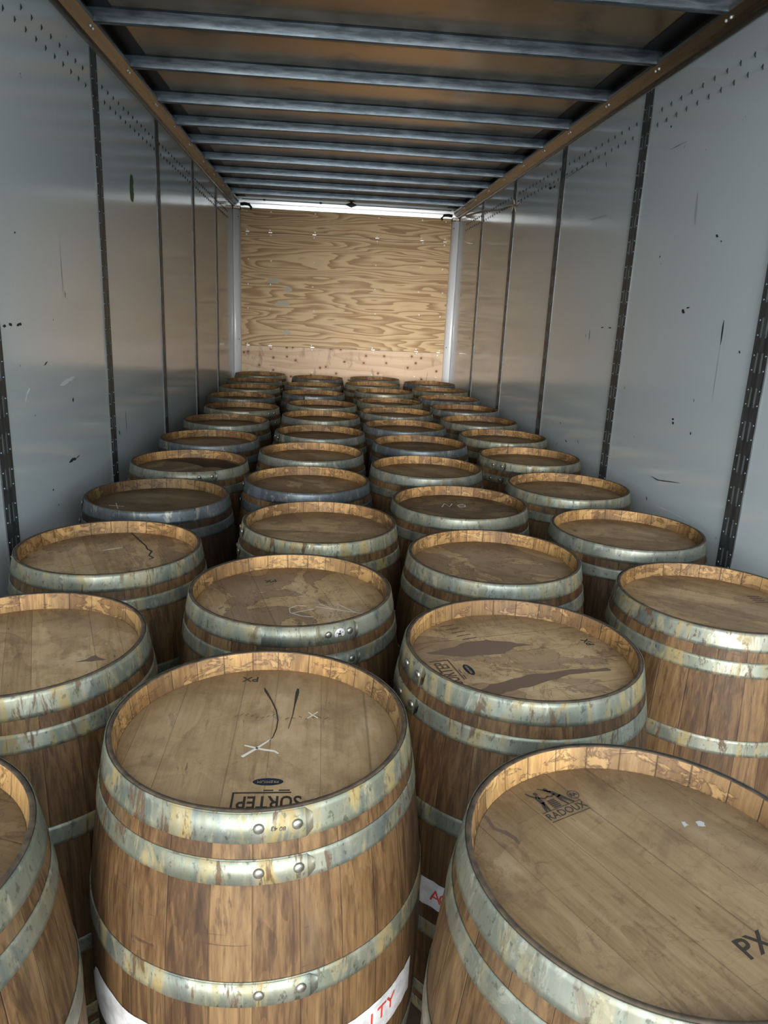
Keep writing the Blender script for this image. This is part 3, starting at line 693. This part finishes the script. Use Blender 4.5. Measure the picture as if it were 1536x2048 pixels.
# writing on A's top hoop
def hoop_text(bm, s, a_deg, z, size, m_up=True, dr=.0056, rot=0):
    a_ = math.radians(a_deg); r_ = R(z)+dr
    M_ = Matrix.Translation((r_*math.cos(a_), r_*math.sin(a_), z)) @ Matrix.Rotation(a_+PI/2, 4, 'Z') @ Matrix.Rotation(PI/2, 4, 'X') @ Matrix.Rotation(math.radians(rot), 4, 'Z')
    text_bm(bm, s, size, M_, .0002)
bm = bmesh.new(); hoop_text(bm, '80 43', -80, .922, .011, rot=172); part(A_, 'hoop_writing', bm, MAT['ink'])
def side_label(root, a0, a1, z0, z1, text, ta, tz, size, rough_edge):
    bm = bmesh.new(); n = 14; rg2 = random.Random(int(abs(a0)*10)); lo, hi = [], []
    for i in range(n+1):
        a_ = math.radians(a0+(a1-a0)*i/n); f_ = i/n
        zb = z0+rg2.uniform(0, .006); zt = z1-rg2.uniform(0, .004)
        if rough_edge: zt = z1-.05*max(0, math.sin(f_*9+1))*(1 if f_ < .55 else .1)
        lo.append(bm.verts.new(((R(zb)+.0012)*math.cos(a_), (R(zb)+.0012)*math.sin(a_), zb))); hi.append(bm.verts.new(((R(zt)+.0012)*math.cos(a_), (R(zt)+.0012)*math.sin(a_), zt)))
    for i in range(n): bm.faces.new((lo[i], lo[i+1], hi[i+1], hi[i]))
    o = part(root, 'paper_label', bm, MAT['paper'], 'torn white paper label')
    bm = bmesh.new()
    for k, ch in enumerate(text):
        hoop_text(bm, ch, ta+k*4.6, tz, size, dr=.002)
    mesh_obj('label_lettering', bm, MAT['red'], o)
side_label(A_, -64, -26, .42, .505, 'ITY', -49, .467, .044, False)
side_label(A_, -160, -120, .42, .525, '', -130, .53, .04, True)
E_ = ROOT['E']; side_label(E_, -142+76, -108+76, .385, .465, 'AO', -131+76, .425, .045, False)
# E: wine spills with ragged edges
def blob(bm, pts, k, jit=.004, t=.0002, z=None):
    rg3 = random.Random(k); out = []
    n = len(pts)
    for i in range(n):
        a_, b_ = Vector(pts[i]), Vector(pts[(i+1) % n])
        for f_ in (0, .25, .5, .75): q = a_.lerp(b_, f_); out.append((q.x+rg3.uniform(-jit, jit), q.y+rg3.uniform(-jit, jit)))
    patch(bm, out, (z or ZM)-.0001, t)
ca, sa = math.cos(math.radians(76)), math.sin(math.radians(76))
def toE(pts): return [(x*ca-y*sa, x*sa+y*ca) for x, y in pts]
on_head(E_, 'wine_stain', MAT['stain'], lambda bm: blob(bm, toE([(-.235, .025), (-.17, .055), (-.123, .092), (-.06, .105), (-.015, .095), (.05, .078), (-.005, .060), (-.035, .028), (-.085, .018), (-.126, .008), (-.18, .012)]), 3), 'dark spilled wine stain')
on_head(E_, 'wine_stain', MAT['stain'], lambda bm: blob(bm, toE([(-.15, -.165), (-.09, -.125), (.0, -.088), (.08, -.066), (.205, -.05), (.21, -.062), (.10, -.088), (.02, -.125), (-.06, -.165), (-.11, -.19)]), 5), 'long dark wine stain')
on_head(E_, 'faint_stamp', MAT['fadedink'], lambda bm: [stroke(bm, toE([(-.175+.012*i, .185-.02*i), (-.135+.012*i, .20-.02*i)]), .004, ZM, .0002) for i in range(5)])
# F
F_ = ROOT['F']
on_head(F_, 'barrel_stamp', MAT['ink'], lambda bm: px_mark(bm, -.030, .160, 180, .030))
def fchalk(bm):
    stroke(bm, [(.03, -.06), (.005, -.05), (-.02, -.065), (-.025, -.095), (0, -.125), (.03, -.14)], .0022, ZM)
    stroke(bm, [(-.02, -.10), (.045, -.085)], .002, ZM); stroke(bm, [(.07, -.055), (.10, -.10), (.12, -.065), (.155, -.14), (.21, -.165)], .0022, ZM); stroke(bm, [(.055, -.07), (.15, -.135)], .002, ZM)
on_head(F_, 'chalk_writing', MAT['chalk'], fchalk, 'white chalk scrawl')
bm = bmesh.new(); zc = .923; lathe(bm, [(.0003, .0012), (.0145, .0010), (.0150, 0)], 24); a_ = math.radians(-63-15); r_ = R(zc)+.0052
Mst = Matrix.Translation((r_*math.cos(a_), r_*math.sin(a_), zc)) @ Matrix.Rotation(a_, 4, 'Z') @ Matrix.Rotation(PI/2, 4, 'Y'); bmesh.ops.transform(bm, matrix=Mst, verts=bm.verts)
stk = part(F_, 'round_sticker', bm, MAT['paper'], 'round white sticker with a black figure')
bm = bmesh.new()
for x0, x1, y0, y1 in ((-.003, .0035, -.005, .004), (.004, .011, -.0045, -.0015), (.004, .011, .0015, .0045), (-.0085, -.0045, -.0015, .0025), (-.004, -.002, -.010, -.006), (-.004, -.002, .006, .010)):
    vs = [bm.verts.new(Mst @ Vector((x_, y_, .0015))) for x_, y_ in ((x0, y0), (x1, y0), (x1, y1), (x0, y1))]; bm.faces.new(vs)
mesh_obj('sticker_figure', bm, MAT['ink'], stk)
# B: two coopers over a barrel, name between two lines, circled letters, PX
B_ = ROOT['B']; cb, sb = math.cos(math.radians(-28)), math.sin(math.radians(-28))
def toB(x, y): return (x*cb-y*sb, x*sb+y*cb)
bx_, by_ = toB(-.083, .150)
def radoux(bm):
    M_ = flat_at(bx_, by_, ZM, -3); T2 = lambda pts: [(M_ @ Vector((a_, b_, 0))).to_2d() for a_, b_ in pts]
    text_bm(bm, 'RADOUX', .0225, M_, sx=.92)
    for yy in (-.0125, .0125): stroke(bm, T2([(-.044, yy), (.044, yy)]), .0012, ZM)
    def s(pts, wd): stroke(bm, T2(pts), wd, ZM)
    # left figure, arms raised with a mallet, leaning over the barrel
    s([(-.033, .0135), (-.029, .026), (-.024, .036)], [.003, .006, .005]); s([(-.026, .0135), (-.0245, .026), (-.0235, .036)], [.003, .005, .006])
    s([(-.0245, .034), (-.0245, .048), (-.022, .054)], [.009, .009, .006]); s([(-.0255, .050), (-.034, .062), (-.036, .069)], [.004, .003, .002]); s([(-.023, .049), (-.012, .043), (-.002, .046)], [.004, .003, .003])
    patch(bm, T2([(-.0205+.0042*math.cos(k*PI/5), .0595+.0046*math.sin(k*PI/5)) for k in range(10)]), ZM)
    # right figure
    s([(.030, .0135), (.022, .027), (.017, .040)], [.004, .007, .007]); s([(.017, .0135), (.013, .026), (.012, .038)], [.003, .005, .006])
    s([(.016, .036), (.011, .050), (.004, .057)], [.009, .008, .005]); s([(.010, .052), (-.001, .064), (-.008, .070)], [.004, .003, .002]); s([(.012, .046), (.002, .042), (-.004, .045)], [.004, .003, .003])
    patch(bm, T2([(.0045+.0042*math.cos(k*PI/5), .0615+.0046*math.sin(k*PI/5)) for k in range(10)]), ZM)
    # the barrel between them
    for yy, wd in ((.0165, .016), (.021, .018), (.0255, .018), (.030, .017), (.0345, .015)): s([(-.006-wd/2, yy), (-.006+wd/2, yy)], .0028)
    cxy = [(.042+.0105*math.cos(k*PI/10), .029+.0105*math.sin(k*PI/10)) for k in range(21)]
    s(cxy, .0012); text_bm(bm, 'RA', .011, M_ @ Matrix.Translation((.042, .029, 0)), bold=.0003)
on_head(B_, 'cooper_logo', MAT['ink'], radoux, 'black stamp of two coopers at a barrel')
px_, py_ = toB(.092, -.137); on_head(B_, 'barrel_stamp', MAT['ink'], lambda bm: px_mark(bm, px_, py_, -8, .046))
on_head(B_, 'drip_mark', MAT['fadedink'], lambda bm: stroke(bm, [toB(-.245, .155), toB(-.228, .135), toB(-.222, .108), toB(-.205, .098), toB(-.192, .084), toB(-.188, .07)], [.004, .007, .005, .009, .008, .004], ZM, .0002))
on_head(B_, 'pale_spot', MAT['scuff'], lambda bm: (blob(bm, [toB(*q) for q in ((.108, .106), (.117, .108), (.116, .118), (.108, .117))], 4, .0015), blob(bm, [toB(*q) for q in ((.134, .106), (.147, .106), (.147, .118), (.134, .117))], 9, .002)))
# small marks on others
def loc(n, x, y):
    a_ = -ROOT[n].rotation_euler.z; return (x*math.cos(a_)-y*math.sin(a_), x*math.sin(a_)+y*math.cos(a_))
on_head(ROOT['G'], 'surface_crack', MAT['ink'], lambda bm: stroke(bm, [loc('G', *q) for q in ((-.002, .268), (.03, .215), (.062, .158), (.085, .12), (.098, .085), (.118, .06), (.118, .02), (.138, -.005), (.128, -.02))], [.004, .005, .006, .005, .006, .007, .005, .006, .004], ZM), 'black crack')
on_head(ROOT['G'], 'chalk_smear', MAT['chalk'], lambda bm: stroke(bm, [loc('G', *q) for q in ((-.045, .062), (-.02, .080), (.012, .10))], [.003, .009, .003], ZM, .0002))
on_head(ROOT['D'], 'leaf_stain', MAT['stain'], lambda bm: blob(bm, [loc('D', *q) for q in ((.145, -.045), (.165, -.022), (.178, -.006), (.19, -.018), (.208, -.03), (.185, -.038))], 8, .003), 'dark leaf-shaped stain')
on_head(ROOT['H'], 'chalk_star', MAT['chalk'], lambda bm: (stroke(bm, [loc('H', *q) for q in ((-.19, -.053), (-.127, -.064))], .003, ZM), stroke(bm, [loc('H', *q) for q in ((-.173, -.011), (-.142, -.10))], .003, ZM)), 'white chalk star')
on_head(ROOT['P'], 'chalk_writing', MAT['chalk'], lambda bm: (stroke(bm, [loc('P', *q) for q in ((-.065, .05), (-.045, .11), (-.03, .055), (-.01, .11))], .006, ZM), stroke(bm, [loc('P', *q) for q in ((.03, .10), (.01, .085), (.015, .055), (.04, .06), (.045, .09), (.03, .10))], .006, ZM)), 'white chalk scrawl')
on_head(ROOT['I'], 'wet_patch', plain('wet_wine', (.014, .008, .006), .5), lambda bm: blob(bm, [loc('I', *q) for q in ((-.17, .20), (0, .255), (.15, .21), (.245, .09), (.255, 0), (.20, -.01), (.12, .04), (.06, .02), (.02, .09), (-.05, .14), (-.12, .15))], 2, .006), 'wet black wine patch')
for n, xy, dx in (('N', (.177, .064), .02), ('O', (-.175, .087), .007)):
    on_head(ROOT[n], 'barrel_stamp', MAT['fadedink'], lambda bm: [stroke(bm, [loc(n, xy[0]-dx, xy[1]+dx*1.3*(k-1.5)*.6), loc(n, xy[0]+dx, xy[1]+dx*1.3*(k-1.5)*.6)], dx*.3, ZM, .0002) for k in range(4)])
